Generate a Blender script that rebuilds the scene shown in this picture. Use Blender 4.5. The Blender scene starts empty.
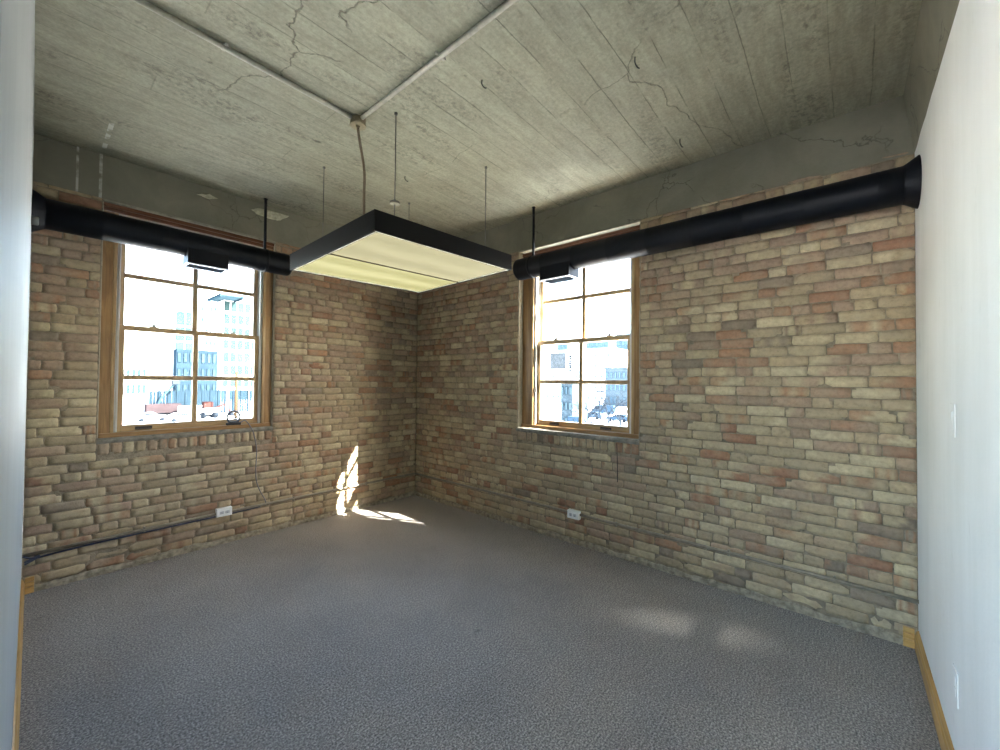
import bpy, bmesh, math, random
from mathutils import Vector, Matrix, noise

random.seed(7)
SC = bpy.context.scene
COL = SC.collection

# ------------------------------------------------------------------ view
SC.view_settings.view_transform = 'Standard'
SC.view_settings.look = 'None'
SC.view_settings.gamma = 1.0
SC.view_settings.use_curve_mapping = False
EXPO = 3.85
SC.view_settings.exposure = EXPO
EK = 2.0 ** EXPO
SC.cycles.use_denoising = True
SC.cycles.max_bounces = 10
SC.cycles.diffuse_bounces = 6
SC.cycles.transparent_max_bounces = 16
SC.cycles.sample_clamp_indirect = 6.0

# ------------------------------------------------------------------ room sizes (metres; far corner of the room is the origin)
XW = -3.236      # left plaster wall face
YS = -4.475      # right plaster wall face
ZC = 3.11        # ceiling
ZB = 2.785       # underside of the concrete beams
TH = 0.385        # thickness of the brick walls
CAM = Vector((-3.2126, -4.1752, 1.45))
RX = Vector((0.6519, -0.7583, 0.0095)); RY = Vector((0.0189, 0.0037, -0.9998)); RZ = Vector((0.7581, 0.6519, 0.0167))
FPX = 402.0

def ray(px, py):
    return RX * (px - 500) + RY * (py - 375) + RZ * FPX
def on_y(px, py, Y):
    d = ray(px, py); return CAM + d * ((Y - CAM.y) / d.y)
def on_x(px, py, X):
    d = ray(px, py); return CAM + d * ((X - CAM.x) / d.x)

cd = bpy.data.cameras.new('camera'); cam = bpy.data.objects.new('camera', cd); COL.objects.link(cam)
cd.sensor_width = 36; cd.lens = FPX / 1000 * 36; cd.clip_start = 0.01; cd.clip_end = 2000
r, u, b = RX.normalized(), -RY.normalized(), -RZ.normalized()
M = Matrix(((r.x, u.x, b.x, CAM.x), (r.y, u.y, b.y, CAM.y), (r.z, u.z, b.z, CAM.z), (0, 0, 0, 1)))
cam.matrix_world = M
SC.camera = cam

# ------------------------------------------------------------------ node helpers
class N:
    def __init__(s, name):
        s.m = bpy.data.materials.new(name); s.m.use_nodes = True
        s.t = s.m.node_tree; s.t.nodes.clear()
        s.out = s.n('ShaderNodeOutputMaterial'); s._obj = None
    def n(s, typ, **kw):
        nd = s.t.nodes.new(typ)
        for k, v in kw.items(): setattr(nd, k, v)
        return nd
    def l(s, a, b): s.t.links.new(a, b)
    def setin(s, nd, key, v):
        i = nd.inputs[key]
        if hasattr(v, 'is_output'): s.l(v, i)
        elif isinstance(v, (tuple, list)) and len(v) == 3 and i.type == 'RGBA': i.default_value = (*v, 1)
        else: i.default_value = v
    def pos(s): return s.n('ShaderNodeNewGeometry').outputs['Position']
    def obj(s): return s.n('ShaderNodeTexCoord').outputs['Object']
    def mapping(s, v, scale=(1, 1, 1), loc=(0, 0, 0), rot=(0, 0, 0)):
        nd = s.n('ShaderNodeMapping'); s.l(v, nd.inputs[0])
        nd.inputs['Scale'].default_value = scale; nd.inputs['Location'].default_value = loc; nd.inputs['Rotation'].default_value = rot
        return nd.outputs[0]
    def noise(s, v, scale, detail=3, rough=.5, dist=0):
        nd = s.n('ShaderNodeTexNoise'); s.l(v, nd.inputs['Vector'])
        nd.inputs['Scale'].default_value = scale; nd.inputs['Detail'].default_value = detail
        nd.inputs['Roughness'].default_value = rough; nd.inputs['Distortion'].default_value = dist
        return nd.outputs['Fac']
    def ramp(s, v, stops):
        nd = s.n('ShaderNodeValToRGB'); s.l(v, nd.inputs[0]); cr = nd.color_ramp
        while len(cr.elements) < len(stops): cr.elements.new(.5)
        for e, (p, c) in zip(cr.elements, stops):
            e.position = p; e.color = (*c, 1) if isinstance(c, (tuple, list)) else (c, c, c, 1)
        return nd.outputs['Color']
    def math(s, op, a, b=None, c=None, clamp=False):
        nd = s.n('ShaderNodeMath', operation=op, use_clamp=clamp)
        for i, v in enumerate((a, b, c)):
            if v is None: continue
            if hasattr(v, 'is_output'): s.l(v, nd.inputs[i])
            else: nd.inputs[i].default_value = v
        return nd.outputs[0]
    def mix(s, f, a, b, blend='MIX'):
        nd = s.n('ShaderNodeMix', data_type='RGBA', blend_type=blend)
        for sock, v in ((nd.inputs['Factor'], f), (nd.inputs[6], a), (nd.inputs[7], b)):
            if hasattr(v, 'is_output'): s.l(v, sock)
            elif isinstance(v, (tuple, list)): sock.default_value = (*v, 1)
            else: sock.default_value = v
        return nd.outputs[2]
    def sep(s, v):
        nd = s.n('ShaderNodeSeparateXYZ'); s.l(v, nd.inputs[0]); return nd.outputs
    def bump(s, h, strength, dist=.01, normal=None):
        nd = s.n('ShaderNodeBump'); s.l(h, nd.inputs['Height'])
        nd.inputs['Strength'].default_value = strength; nd.inputs['Distance'].default_value = dist
        if normal is not None: s.l(normal, nd.inputs['Normal'])
        return nd.outputs[0]
    def bsdf(s, color, rough=.6, metal=0, normal=None, spec=.5):
        p = s.n('ShaderNodeBsdfPrincipled')
        s.setin(p, 'Base Color', color); s.setin(p, 'Roughness', rough); s.setin(p, 'Metallic', metal)
        p.inputs['Specular IOR Level'].default_value = spec
        if normal is not None: s.l(normal, p.inputs['Normal'])
        s.l(p.outputs[0], s.out.inputs[0]); return p

def simple(name, col, rough=.6, metal=0, var=.12, scale=18, spec=.5, bump=0):
    k = N(name); nz = k.noise(k.pos(), scale, 4, .6)
    lo = tuple(c * (1 - var) for c in col); hi = tuple(min(1, c * (1 + var)) for c in col)
    c = k.ramp(nz, [(.3, lo), (.7, hi)])
    k.bsdf(c, rough, metal, k.bump(nz, bump, .003) if bump else None, spec)
    return k.m

# ------------------------------------------------------------------ materials
def mat_brick():
    k = N('brick'); a = k.n('ShaderNodeAttribute'); a.attribute_name = 'col'
    p = k.pos()
    n1 = k.noise(p, 38, 5, .65); n2 = k.noise(p, 9, 3, .6); n3 = k.noise(p, 150, 2, .6)
    c = k.mix(1, a.outputs['Color'], k.ramp(n1, [(.28, (.70, .68, .66)), (.5, (.97, .96, .95)), (.75, (1.16, 1.14, 1.10))]), 'MULTIPLY')
    c = k.mix(k.ramp(n2, [(.42, .10), (.72, .55)]), c, (.33, .275, .195))          # lime and mortar wash
    c = k.mix(k.ramp(n3, [(.70, 0), (.78, .7)]), c, (.07, .06, .05))             # pits
    h = k.math('ADD', k.math('MULTIPLY', n1, .6), k.math('MULTIPLY', n3, .4))
    k.bsdf(c, .92, 0, k.bump(h, .55, .006), .2)
    return k.m
def mat_mortar():
    k = N('lime_mortar'); p = k.pos()
    n1 = k.noise(p, 26, 5, .7); n2 = k.noise(p, 7, 3, .6); n3 = k.noise(p, 120, 3, .6)
    c = k.ramp(n1, [(.27, (.09, .074, .054)), (.42, (.255, .21, .148)), (.75, (.36, .30, .215))])
    c = k.mix(k.ramp(n2, [(.36, .45), (.55, 0)]), c, (.09, .08, .065))
    k.bsdf(c, .95, 0, k.bump(k.math('ADD', n1, n3), .7, .008), .15)
    return k.m
def mat_ceiling():
    k = N('board_marked_concrete'); p = k.pos()
    wob = k.math('MULTIPLY', k.math('ADD', k.math('MULTIPLY', k.math('SUBTRACT', k.noise(p, .9, 2), .5), 1.0), k.math('MULTIPLY', k.math('SUBTRACT', k.noise(p, 14, 3), .5), .16)), .05)
    y = k.math('ADD', k.sep(p)['Y'], wob)
    t = k.math('DIVIDE', y, .165)
    idx = k.math('FLOOR', t); fr = k.math('FRACT', t)
    wn = k.n('ShaderNodeTexWhiteNoise', noise_dimensions='1D'); k.l(idx, wn.inputs['W'])
    board = wn.outputs['Value']
    # butt joints of the boards
    xs = k.math('ADD', k.sep(p)['X'], k.math('MULTIPLY', board, 3.1))
    fx = k.math('FRACT', k.math('DIVIDE', xs, 2.3))
    edge = k.math('ABSOLUTE', k.math('SUBTRACT', fr, .5))
    brk = k.ramp(k.noise(k.mapping(p, (1.1, 3, 1)), 2.2, 4, .7), [(.40, 0), (.56, 1)])
    line = k.math('MULTIPLY', k.ramp(edge, [(.480, 0), (.497, 1)]), brk)
    joint = k.math('MULTIPLY', k.math('LESS_THAN', fx, .0028), k.math('GREATER_THAN', board, .55))
    line = k.math('MAXIMUM', line, k.math('MULTIPLY', joint, .5))
    n1 = k.noise(p, 3.2, 5, .62, .4); n2 = k.noise(k.mapping(p, (1.0, 7, 1)), 3.4, 5, .7); n3 = k.noise(p, 60, 4, .65)
    base = k.ramp(n1, [(.25, (.262, .252, .190)), (.5, (.345, .332, .250)), (.78, (.410, .394, .298))])
    base = k.mix(.5, base, k.ramp(n2, [(.3, (.225, .216, .163)), (.7, (.43, .413, .312))]))
    base = k.mix(1, base, k.ramp(board, [(0, (.955, .955, .955)), (1, (1.035, 1.035, 1.03))]), 'MULTIPLY')
    # rough grey patches where the paste wore off
    pat = k.math('MULTIPLY', k.ramp(k.noise(k.mapping(p, (.7, 2.4, 1)), 1.7, 4, .6), [(.50, 0), (.64, 1)]), k.ramp(k.noise(p, 34, 4, .75), [(.47, 0), (.60, 1)]))
    base = k.mix(k.math('MULTIPLY', pat, .75), base, (.16, .153, .12))
    base = k.mix(k.math('MULTIPLY', line, .6), base, (.10, .095, .072))
    # cracks
    vor = k.n('ShaderNodeTexVoronoi', feature='DISTANCE_TO_EDGE'); vor.inputs['Scale'].default_value = .85
    wv = k.n('ShaderNodeVectorMath', operation='ADD'); k.l(p, wv.inputs[0])
    nv = k.n('ShaderNodeTexNoise'); nv.inputs['Scale'].default_value = 3.5; nv.inputs['Detail'].default_value = 5; k.l(p, nv.inputs['Vector'])
    sv = k.n('ShaderNodeVectorMath', operation='SCALE'); k.l(nv.outputs['Color'], sv.inputs[0]); sv.inputs['Scale'].default_value = .3
    k.l(sv.outputs[0], wv.inputs[1]); k.l(wv.outputs[0], vor.inputs['Vector'])
    cr = k.math('MULTIPLY', k.ramp(vor.outputs['Distance'], [(.0008, 1), (.0032, 0)]), k.ramp(k.noise(p, 1.1, 2), [(.55, 0), (.60, 1)]))
    base = k.mix(k.math('MULTIPLY', cr, .6), base, (.08, .076, .06))
    # dark blotches and bugholes
    sp = k.ramp(k.noise(k.mapping(p, (1, 1.4, 1)), 7.5, 4, .55), [(.70, 0), (.76, 1)])
    base = k.mix(k.math('MULTIPLY', sp, .6), base, (.075, .073, .06))
    bh = k.ramp(k.noise(p, 95, 2, .5), [(.74, 0), (.80, 1)])
    base = k.mix(k.math('MULTIPLY', bh, .6), base, (.09, .085, .07))
    base = k.mix(1, base, k.ramp(n3, [(.3, (.84, .84, .84)), (.7, (1.14, 1.14, 1.14))]), 'MULTIPLY')
    # white drips of old paint crossing the ceiling
    xx = k.sep(p)['X']; yy = k.sep(p)['Y']
    dr = k.math('MULTIPLY', k.math('LESS_THAN', k.math('ABSOLUTE', k.math('ADD', xx, 2.906)), .012),
                k.math('MULTIPLY', k.math('GREATER_THAN', yy, -.72), k.ramp(k.noise(p, 9, 3), [(.47, 0), (.56, 1)])))
    base = k.mix(k.math('MULTIPLY', dr, .8), base, (.62, .62, .56))
    h = k.math('SUBTRACT', k.math('ADD', k.math('MULTIPLY', n3, .35), k.math('ADD', n2, k.math('MULTIPLY', board, .35))), k.math('ADD', line, cr))
    k.bsdf(base, .82, 0, k.bump(h, .5, .012), .3)
    return k.m
def mat_beam():
    k = N('beam_concrete'); p = k.pos()
    n1 = k.noise(p, 2.6, 5, .62, .3); n3 = k.noise(p, 55, 4, .7)
    base = k.ramp(n1, [(.25, (.150, .142, .105)), (.5, (.195, .186, .140)), (.78, (.250, .238, .180))])
    vor = k.n('ShaderNodeTexVoronoi', feature='DISTANCE_TO_EDGE'); vor.inputs['Scale'].default_value = 1.7
    wv = k.n('ShaderNodeVectorMath', operation='ADD'); k.l(p, wv.inputs[0])
    nv = k.n('ShaderNodeTexNoise'); nv.inputs['Scale'].default_value = 5; nv.inputs['Detail'].default_value = 5; k.l(p, nv.inputs['Vector'])
    sv = k.n('ShaderNodeVectorMath', operation='SCALE'); k.l(nv.outputs['Color'], sv.inputs[0]); sv.inputs['Scale'].default_value = .28
    k.l(sv.outputs[0], wv.inputs[1]); k.l(wv.outputs[0], vor.inputs['Vector'])
    cr = k.math('MULTIPLY', k.ramp(vor.outputs['Distance'], [(.0012, 1), (.005, 0)]), k.ramp(k.noise(p, 1.3, 2), [(.48, 0), (.54, 1)]))
    base = k.mix(k.math('MULTIPLY', cr, .7), base, (.06, .058, .048))
    base = k.mix(k.ramp(k.noise(p, 90, 2), [(.72, 0), (.8, .6)]), base, (.06, .06, .05))
    xx = k.sep(p)['X']
    dr = None
    for x0, w in ((-2.911, .0085), (-3.03, .0065)):
        d = k.math('LESS_THAN', k.math('ABSOLUTE', k.math('ADD', xx, -x0)), w)
        dr = d if dr is None else k.math('MAXIMUM', dr, d)
    dr = k.math('MULTIPLY', dr, k.ramp(k.noise(p, 11, 3), [(.40, 0), (.55, 1)]))
    base = k.mix(k.math('MULTIPLY', dr, .75), base, (.58, .58, .52))
    h = k.math('SUBTRACT', k.math('ADD', k.math('MULTIPLY', n3, .5), n1), cr)
    k.bsdf(base, .85, 0, k.bump(h, .4, .012), .3)
    return k.m
def mat_plaster(name='white_plaster', dim=1.0):
    k = N(name); p = k.pos()
    n1 = k.noise(k.mapping(p, (4, 4, .45)), 1.2, 4, .6); n2 = k.noise(p, 2.2, 4, .6); n3 = k.noise(p, 70, 3, .6)
    base = k.ramp(n1, [(.3, (.74, .75, .71)), (.55, (.84, .85, .82)), (.75, (.89, .90, .88))])
    base = k.mix(.4, base, k.ramp(n2, [(.3, (.76, .77, .74)), (.7, (.89, .90, .88))]))
    base = k.mix(k.ramp(k.noise(k.mapping(p, (2, 2, 1)), 5, 3, .6), [(.66, 0), (.74, .35)]), base, (.60, .60, .57))
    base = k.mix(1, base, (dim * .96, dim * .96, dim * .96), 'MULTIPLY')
    k.bsdf(base, .62, 0, k.bump(k.math('ADD', k.math('MULTIPLY', n3, .25), k.math('MULTIPLY', n1, 1.2)), .35, .01), .35)
    return k.m
def mat_carpet():
    k = N('grey_loop_carpet'); p = k.pos()
    n1 = k.noise(p, 120, 2, .7); n2 = k.noise(p, 1.6, 4, .6); n4 = k.noise(p, 420, 2, .7)
    rows = k.noise(k.mapping(p, (6, 90, 1), rot=(0, 0, .3)), 2.0, 3, .6)
    c = k.ramp(n1, [(.30, (.053, .049, .044)), (.48, (.185, .167, .148)), (.68, (.43, .39, .35))])
    c = k.mix(1, c, k.ramp(n2, [(.3, (.86, .86, .87)), (.7, (1.14, 1.13, 1.12))]), 'MULTIPLY')
    c = k.mix(1, c, k.ramp(rows, [(.3, (.82, .82, .82)), (.7, (1.18, 1.18, 1.18))]), 'MULTIPLY')
    c = k.mix(k.ramp(k.noise(k.mapping(p, (1, 1.6, 1)), 3.6, 4, .5), [(.72, 0), (.77, .75)]), c, (.025, .023, .022))   # stains
    h = k.math('ADD', n1, k.math('MULTIPLY', n4, .5))
    q = k.bsdf(c, .97, 0, k.bump(h, .25, .004), .05)
    q.inputs['Sheen Weight'].default_value = .25; q.inputs['Sheen Roughness'].default_value = .5
    return k.m
def mat_wood(name, scale, dark=(.16, .082, .030), mid=(.27, .150, .056), light=(.37, .22, .088)):
    k = N(name); p = k.mapping(k.pos(), scale)
    n1 = k.noise(p, 9, 5, .6, .8); n2 = k.noise(k.pos(), 2.5, 2)
    c = k.ramp(n1, [(.25, dark), (.5, mid), (.75, light)])
    c = k.mix(1, c, k.ramp(n2, [(.3, (.85, .82, .8)), (.7, (1.1, 1.1, 1.08))]), 'MULTIPLY')
    k.bsdf(c, .38, 0, k.bump(n1, .08, .003), .45)
    return k.m
def mat_glass():
    k = N('window_glass')
    tr = k.n('ShaderNodeBsdfTransparent'); tr.inputs[0].default_value = (.93, .96, .955, 1)
    gl = k.n('ShaderNodeBsdfGlossy'); gl.inputs['Roughness'].default_value = .02; gl.inputs[0].default_value = (.9, .95, 1, 1)
    lw = k.n('ShaderNodeFresnel'); lw.inputs['IOR'].default_value = 1.45
    dirt = k.ramp(k.noise(k.pos(), 6, 4), [(.4, 0), (.8, .012)])
    mx = k.n('ShaderNodeMixShader'); k.l(k.math('ADD', k.math('MULTIPLY', lw.outputs[0], .6), dirt), mx.inputs[0])
    k.l(tr.outputs[0], mx.inputs[1]); k.l(gl.outputs[0], mx.inputs[2]); k.l(mx.outputs[0], k.out.inputs[0])
    return k.m
def mat_diffuser(name, lo, hi):
    # a lit acrylic lens: the tubes behind it show as soft bright bands along the fixture
    k = N(name); o = k.obj(); s = k.sep(o)
    wob = k.math('MULTIPLY', k.math('SUBTRACT', k.noise(k.mapping(o, (1.2, 4, 1)), 2, 3), .5), .22)
    band = k.math('ADD', k.math('MULTIPLY', k.math('COSINE', k.math('MULTIPLY', k.math('ADD', s['Y'], wob), 21)), .5), .5)
    c = k.mix(band, lo, hi)
    em = k.n('ShaderNodeEmission'); k.l(c, em.inputs[0]); em.inputs[1].default_value = 1.0 / EK
    df = k.n('ShaderNodeBsdfDiffuse'); df.inputs[0].default_value = (.10, .10, .08, 1)
    ad = k.n('ShaderNodeAddShader'); k.l(em.outputs[0], ad.inputs[0]); k.l(df.outputs[0], ad.inputs[1])
    k.l(ad.outputs[0], k.out.inputs[0]); return k.m

BRICK = mat_brick(); MORTAR = mat_mortar(); CEIL = mat_ceiling(); BEAM = mat_beam(); PLASTER = mat_plaster(); PLASTERW = mat_plaster('dimmed_white_plaster', .40); CARPET = mat_carpet()  # PLASTERW: same white plaster, the left wall's dimness put into its colour
WOODV = mat_wood('oiled_fir_upright', (5, 5, .35)); WOODH = mat_wood('oiled_fir_level', (.5, .5, 7))
HEADW = mat_wood('shaded_fir_head', (.5, .5, 7), (.075, .026, .012), (.14, .052, .022), (.19, .078, .034))  # same fir, with the shade on the head put into darker, redder tones
OAK = mat_wood('oak_baseboard', (.4, .4, 6), (.36, .20, .055), (.50, .30, .095), (.60, .38, .14))
SASHV = mat_wood('sash_fir_upright', (5, 5, .35), (.25, .15, .065), (.38, .25, .115), (.48, .33, .165))
SASHH = mat_wood('sash_fir_level', (.5, .5, 7), (.25, .15, .065), (.38, .25, .115), (.48, .33, .165))
GLASS = mat_glass()
DUCT = simple('black_duct_paint', (.0020, .0033, .0068), .5, 0, .2, 30, .22)
FIXB = simple('black_fixture_paint', (.0020, .0020, .0024), .5, 0, .15, 40, .18)
ALU = simple('register_blades', (.42, .47, .52), .4, .3, .08)
REGS = simple('register_grey', (.17, .20, .24), .45, .2, .1)
SKYREFL = simple('sky_reflection_blue', (.0022, .0065, .0165), .6, 0, .08, 18, .1)  # blue of the mirrored sky, painted on the register side plates
STEEL = simple('galvanized_steel', (.34, .33, .29), .45, .55, .2, 60)
CONDUIT = simple('dull_conduit', (.235, .205, .155), .42, .2, .2, 30)
CEILPIPE = simple('painted_ceiling_conduit', (.44, .415, .34), .4, .1, .2, 30)
BRASS = simple('tarnished_box', (.30, .25, .16), .5, .4, .2, 40)
FLEXM = simple('tan_flex_cable', (.22, .165, .11), .55, 0, .2, 60)
WIRE = simple('steel_wire', (.16, .16, .15), .4, .7, .1)
PLATE = simple('white_plastic', (.80, .82, .82), .35, 0, .03)
SLOT = simple('grey_receptacle', (.50, .54, .58), .4, 0, .05)
DARK = simple('dark_slot', (.02, .02, .02), .5)
BLUE = simple('blue_data_cable', (.035, .042, .075), .5, 0, .15)
LINER = simple('pale_jamb_liner', (.50, .49, .46), .5, 0, .06, 12)
BRONZE = simple('dark_bronze', (.05, .038, .028), .4, .5, .2)
GREYCORD = simple('grey_cord', (.17, .17, .18), .5, 0, .1)
SKIRTM = simple('crumbly_mortar', (.27, .235, .175), .95, 0, .45, 26, .2, .8)
SILLM = simple('grey_parge', (.20, .186, .155), .92, 0, .35, 22, .2, .6)
CAULK = simple('pale_caulk', (.27, .25, .20), .9, 0, .25, 20, .2, .4)
WHITEPL = simple('gap_plaster', (.36, .325, .25), .9, 0, .15, 30, .2, .6)
SPALL = simple('pale_broken_concrete', (.46, .44, .33), .92, 0, .3, 30, .2, .8)
def mat_tube():
    k = N('lit_tube'); em = k.n('ShaderNodeEmission'); em.inputs[0].default_value = (1, .93, .66, 1); em.inputs[1].default_value = .9
    k.l(em.outputs[0], k.out.inputs[0]); return k.m
UPTUBE = mat_tube()
RIM = simple('white_lens_rim', (.75, .75, .70), .5)

# ------------------------------------------------------------------ mesh helpers
def finish(name, bm, mats, parent=None, smooth=False, recalc=True):
    if recalc: bmesh.ops.recalc_face_normals(bm, faces=bm.faces)
    me = bpy.data.meshes.new(name); bm.to_mesh(me); bm.free()
    for m in (mats if isinstance(mats, (list, tuple)) else [mats]): me.materials.append(m)
    if smooth:
        for p in me.polygons: p.use_smooth = True
    o = bpy.data.objects.new(name, me); COL.objects.link(o)
    if parent is not None: o.parent = parent
    return o
def ident(u, v, z): return Vector((u, v, z))
def box(bm, u0, u1, v0, v1, z0, z1, f=ident, bev=0, mi=0, seg=2):
    vs = [bm.verts.new(f(u, v, z)) for z in (z0, z1) for v in (v0, v1) for u in (u0, u1)]
    fs = [bm.faces.new([vs[i] for i in q]) for q in ((0, 1, 3, 2), (4, 6, 7, 5), (0, 4, 5, 1), (1, 5, 7, 3), (3, 7, 6, 2), (2, 6, 4, 0))]
    for q in fs: q.material_index = mi
    if bev:
        es = list({e for q in fs for e in q.edges})
        r_ = bmesh.ops.bevel(bm, geom=es, offset=bev, segments=seg, profile=.6, affect='EDGES')
        for q in r_['faces']: q.material_index = mi
def prism(bm, pts, axis_pts, mi=0):
    # pts: 2-D profile mapped by two functions axis_pts = (f0, f1) to the two end rings
    f0, f1 = axis_pts
    a = [bm.verts.new(f0(*p)) for p in pts]; c = [bm.verts.new(f1(*p)) for p in pts]
    n = len(pts)
    for i in range(n): bm.faces.new((a[i], a[(i + 1) % n], c[(i + 1) % n], c[i])).material_index = mi
    bm.faces.new(a).material_index = mi; bm.faces.new(list(reversed(c))).material_index = mi
def tube(bm, pts, rad, seg=12, caps=True, mi=0):
    pts = [Vector(p) for p in pts]; rings = []
    rads = rad if isinstance(rad, (list, tuple)) else [rad] * len(pts)
    up = None
    for i, p in enumerate(pts):
        t = (pts[min(i + 1, len(pts) - 1)] - pts[max(i - 1, 0)]).normalized()
        if up is None:
            ref = Vector((0, 0, 1)) if abs(t.z) < .9 else Vector((1, 0, 0))
            up = t.cross(ref).normalized()
        else:
            up = (up - t * up.dot(t)).normalized()
        s = t.cross(up)
        rings.append([bm.verts.new(p + (up * math.cos(a) + s * math.sin(a)) * rads[i]) for a in [2 * math.pi * j / seg for j in range(seg)]])
    for a, c in zip(rings, rings[1:]):
        for j in range(seg): bm.faces.new((a[j], a[(j + 1) % seg], c[(j + 1) % seg], c[j])).material_index = mi
    if caps:
        bm.faces.new(rings[0]).material_index = mi; bm.faces.new(list(reversed(rings[-1]))).material_index = mi
def arcpts(p0, p1, p2, n=8):
    p0, p1, p2 = Vector(p0), Vector(p1), Vector(p2)
    return [(1 - t) ** 2 * p0 + 2 * t * (1 - t) * p1 + t * t * p2 for t in [i / n for i in range(n + 1)]]
def catmull(P, n=8):
    P = [Vector(p) for p in P]; Q = [P[0] * 2 - P[1]] + P + [P[-1] * 2 - P[-2]]; out = []
    for i in range(1, len(Q) - 2):
        for j in range(n):
            t = j / n; a, b_, c, d = Q[i - 1], Q[i], Q[i + 1], Q[i + 2]
            out.append(.5 * ((2 * b_) + (c - a) * t + (2 * a - 5 * b_ + 4 * c - d) * t * t + (3 * b_ - a - 3 * c + d) * t ** 3))
    out.append(P[-1]); return out
def thing(name, label, cat, loc=(0, 0, 0), group=None):
    o = bpy.data.objects.new(name, None); COL.objects.link(o); o.location = loc; o.empty_display_size = .1
    o['label'] = label; o['category'] = cat
    if group: o['group'] = group
    return o
def tag(o, label, cat, group=None):
    o['label'] = label; o['category'] = cat
    if group: o['group'] = group
    return o
def struct(name, label=None, loc=(0, 0, 0)):
    o = bpy.data.objects.new(name, None); COL.objects.link(o); o.location = loc; o['kind'] = 'structure'
    if label: o['label'] = label
    return o
def smesh(o, label=None):
    o['kind'] = 'structure'
    if label: o['label'] = label
    return o
def child(o, parent):
    # parent whose origin is not at world zero: keep the mesh where it was built
    o.parent = parent; o.matrix_parent_inverse = Matrix.Translation(-parent.location)
    return o

FA = ident                                             # wall along X (u = x, v = outwards +y)
def FB(u, v, z): return Vector((v, u, z))              # wall along Y (u = y, v = outwards +x)

# ------------------------------------------------------------------ brick walls
BUFF = [(.43, .345, .205), (.47, .385, .235), (.39, .31, .19), (.44, .335, .20), (.36, .29, .175)]
PINK = [(.37, .255, .175), (.335, .23, .16), (.40, .285, .19), (.32, .225, .155)]
RED = [(.34, .175, .095), (.29, .145, .085), (.38, .20, .105), (.35, .195, .115), (.33, .155, .085)]
DUSK = [(.25, .19, .14), (.21, .165, .125), (.28, .22, .16)]
CREAM = [(.54, .455, .28), (.50, .42, .265)]
def brick_colour(z, rnd):
    hi = max(0.0, min(1.0, (z - .5) / 1.8))  # lower bricks paler: partly their own tone, partly lamp light put into colour
    w = [(BUFF, .54 - .24 * hi), (PINK, .14 + .26 * hi), (RED, .11 + .04 * hi), (DUSK, .05 + .05 * hi), (CREAM, .20 - .14 * hi)]
    t = rnd.random() * sum(x for _, x in w)
    for pal, x in w:
        t -= x
        if t <= 0: return rnd.choice(pal)
    return rnd.choice(BUFF)

def one_brick(V, Fc, C, f, u0, u1, z0, z1, rnd, vertical=False, depth=.055, rough=1.0):
    nx, nz = (6, 4) if not vertical else (4, 6)
    v0 = -.0005 + max(-.003, min(.0022, rnd.gauss(0, .0014))) * rough
    col = brick_colour((z0 + z1) / 2, rnd)
    mode = rnd.random(); alt = rnd.choice(random.choice((BUFF, CREAM, PINK, RED)))
    ph = rnd.random() * 6.28; fq = rnd.choice((2, 3, 3.5))
    chip = rnd.randrange(4) if rnd.random() < .22 * rough else -1
    base = len(V)
    g_ = sum(col) / 3; col = tuple((c * .82 + g_ * .18) * q_ for c, q_ in zip(col, (1.0, .97, .93)))
    w, h = u1 - u0, z1 - z0
    tilt = rnd.gauss(0, .0035) * (1 if not vertical else .3)
    for j in range(nz):
        for i in range(nx):
            a, c = i / (nx - 1), j / (nz - 1)
            edge = (i in (0, nx - 1)) + (j in (0, nz - 1))
            u = u0 + w * a + rnd.gauss(0, .0013); z = z0 + h * c + rnd.gauss(0, .0013) + tilt * w * (a - .5)
            v = v0 + rnd.gauss(0, .0007) + (.0012 if edge == 1 else .0028 if edge == 2 else 0)
            if edge == 2:
                u += .0018 * (1 if i == 0 else -1); z += .0013 * (1 if j == 0 else -1)
                k_ = (i > 0) + 2 * (j > 0)
                if k_ == chip:
                    u += rnd.uniform(.006, .022) * (1 if i == 0 else -1); z += rnd.uniform(.004, .014) * (1 if j == 0 else -1); v += .006
            V.append(f(u, v, z))
            m = 0
            if mode < .20: m = .75 if math.sin(ph + fq * 6.28 * a) > .1 else 0
            elif mode < .46: m = .65 if a + .3 * (c - .5) > .35 + ph / 14 else 0
            elif mode < .46: m = .6 if edge else 0
            s = 1 + rnd.gauss(0, .05)
            C.append(tuple(max(.01, (col[q] * (1 - m) + alt[q] * m) * s) for q in range(3)))
    for j in range(nz - 1):
        for i in range(nx - 1):
            a = base + j * nx + i; Fc.append((a, a + 1, a + nx + 1, a + nx))
    ring = [base + i for i in range(nx)] + [base + j * nx + nx - 1 for j in range(1, nz)] + [base + (nz - 1) * nx + i for i in range(nx - 2, -1, -1)] + [base + j * nx for j in range(nz - 2, 0, -1)]
    b2 = len(V); n = len(ring)
    for q in ring:
        p = V[q]; d = f(0, depth, 0) - f(0, 0, 0)
        V.append(Vector(p) + d); C.append(tuple(x * .8 for x in C[q]))
    for q in range(n):
        Fc.append((ring[q], b2 + q, b2 + (q + 1) % n, ring[(q + 1) % n]))

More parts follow.
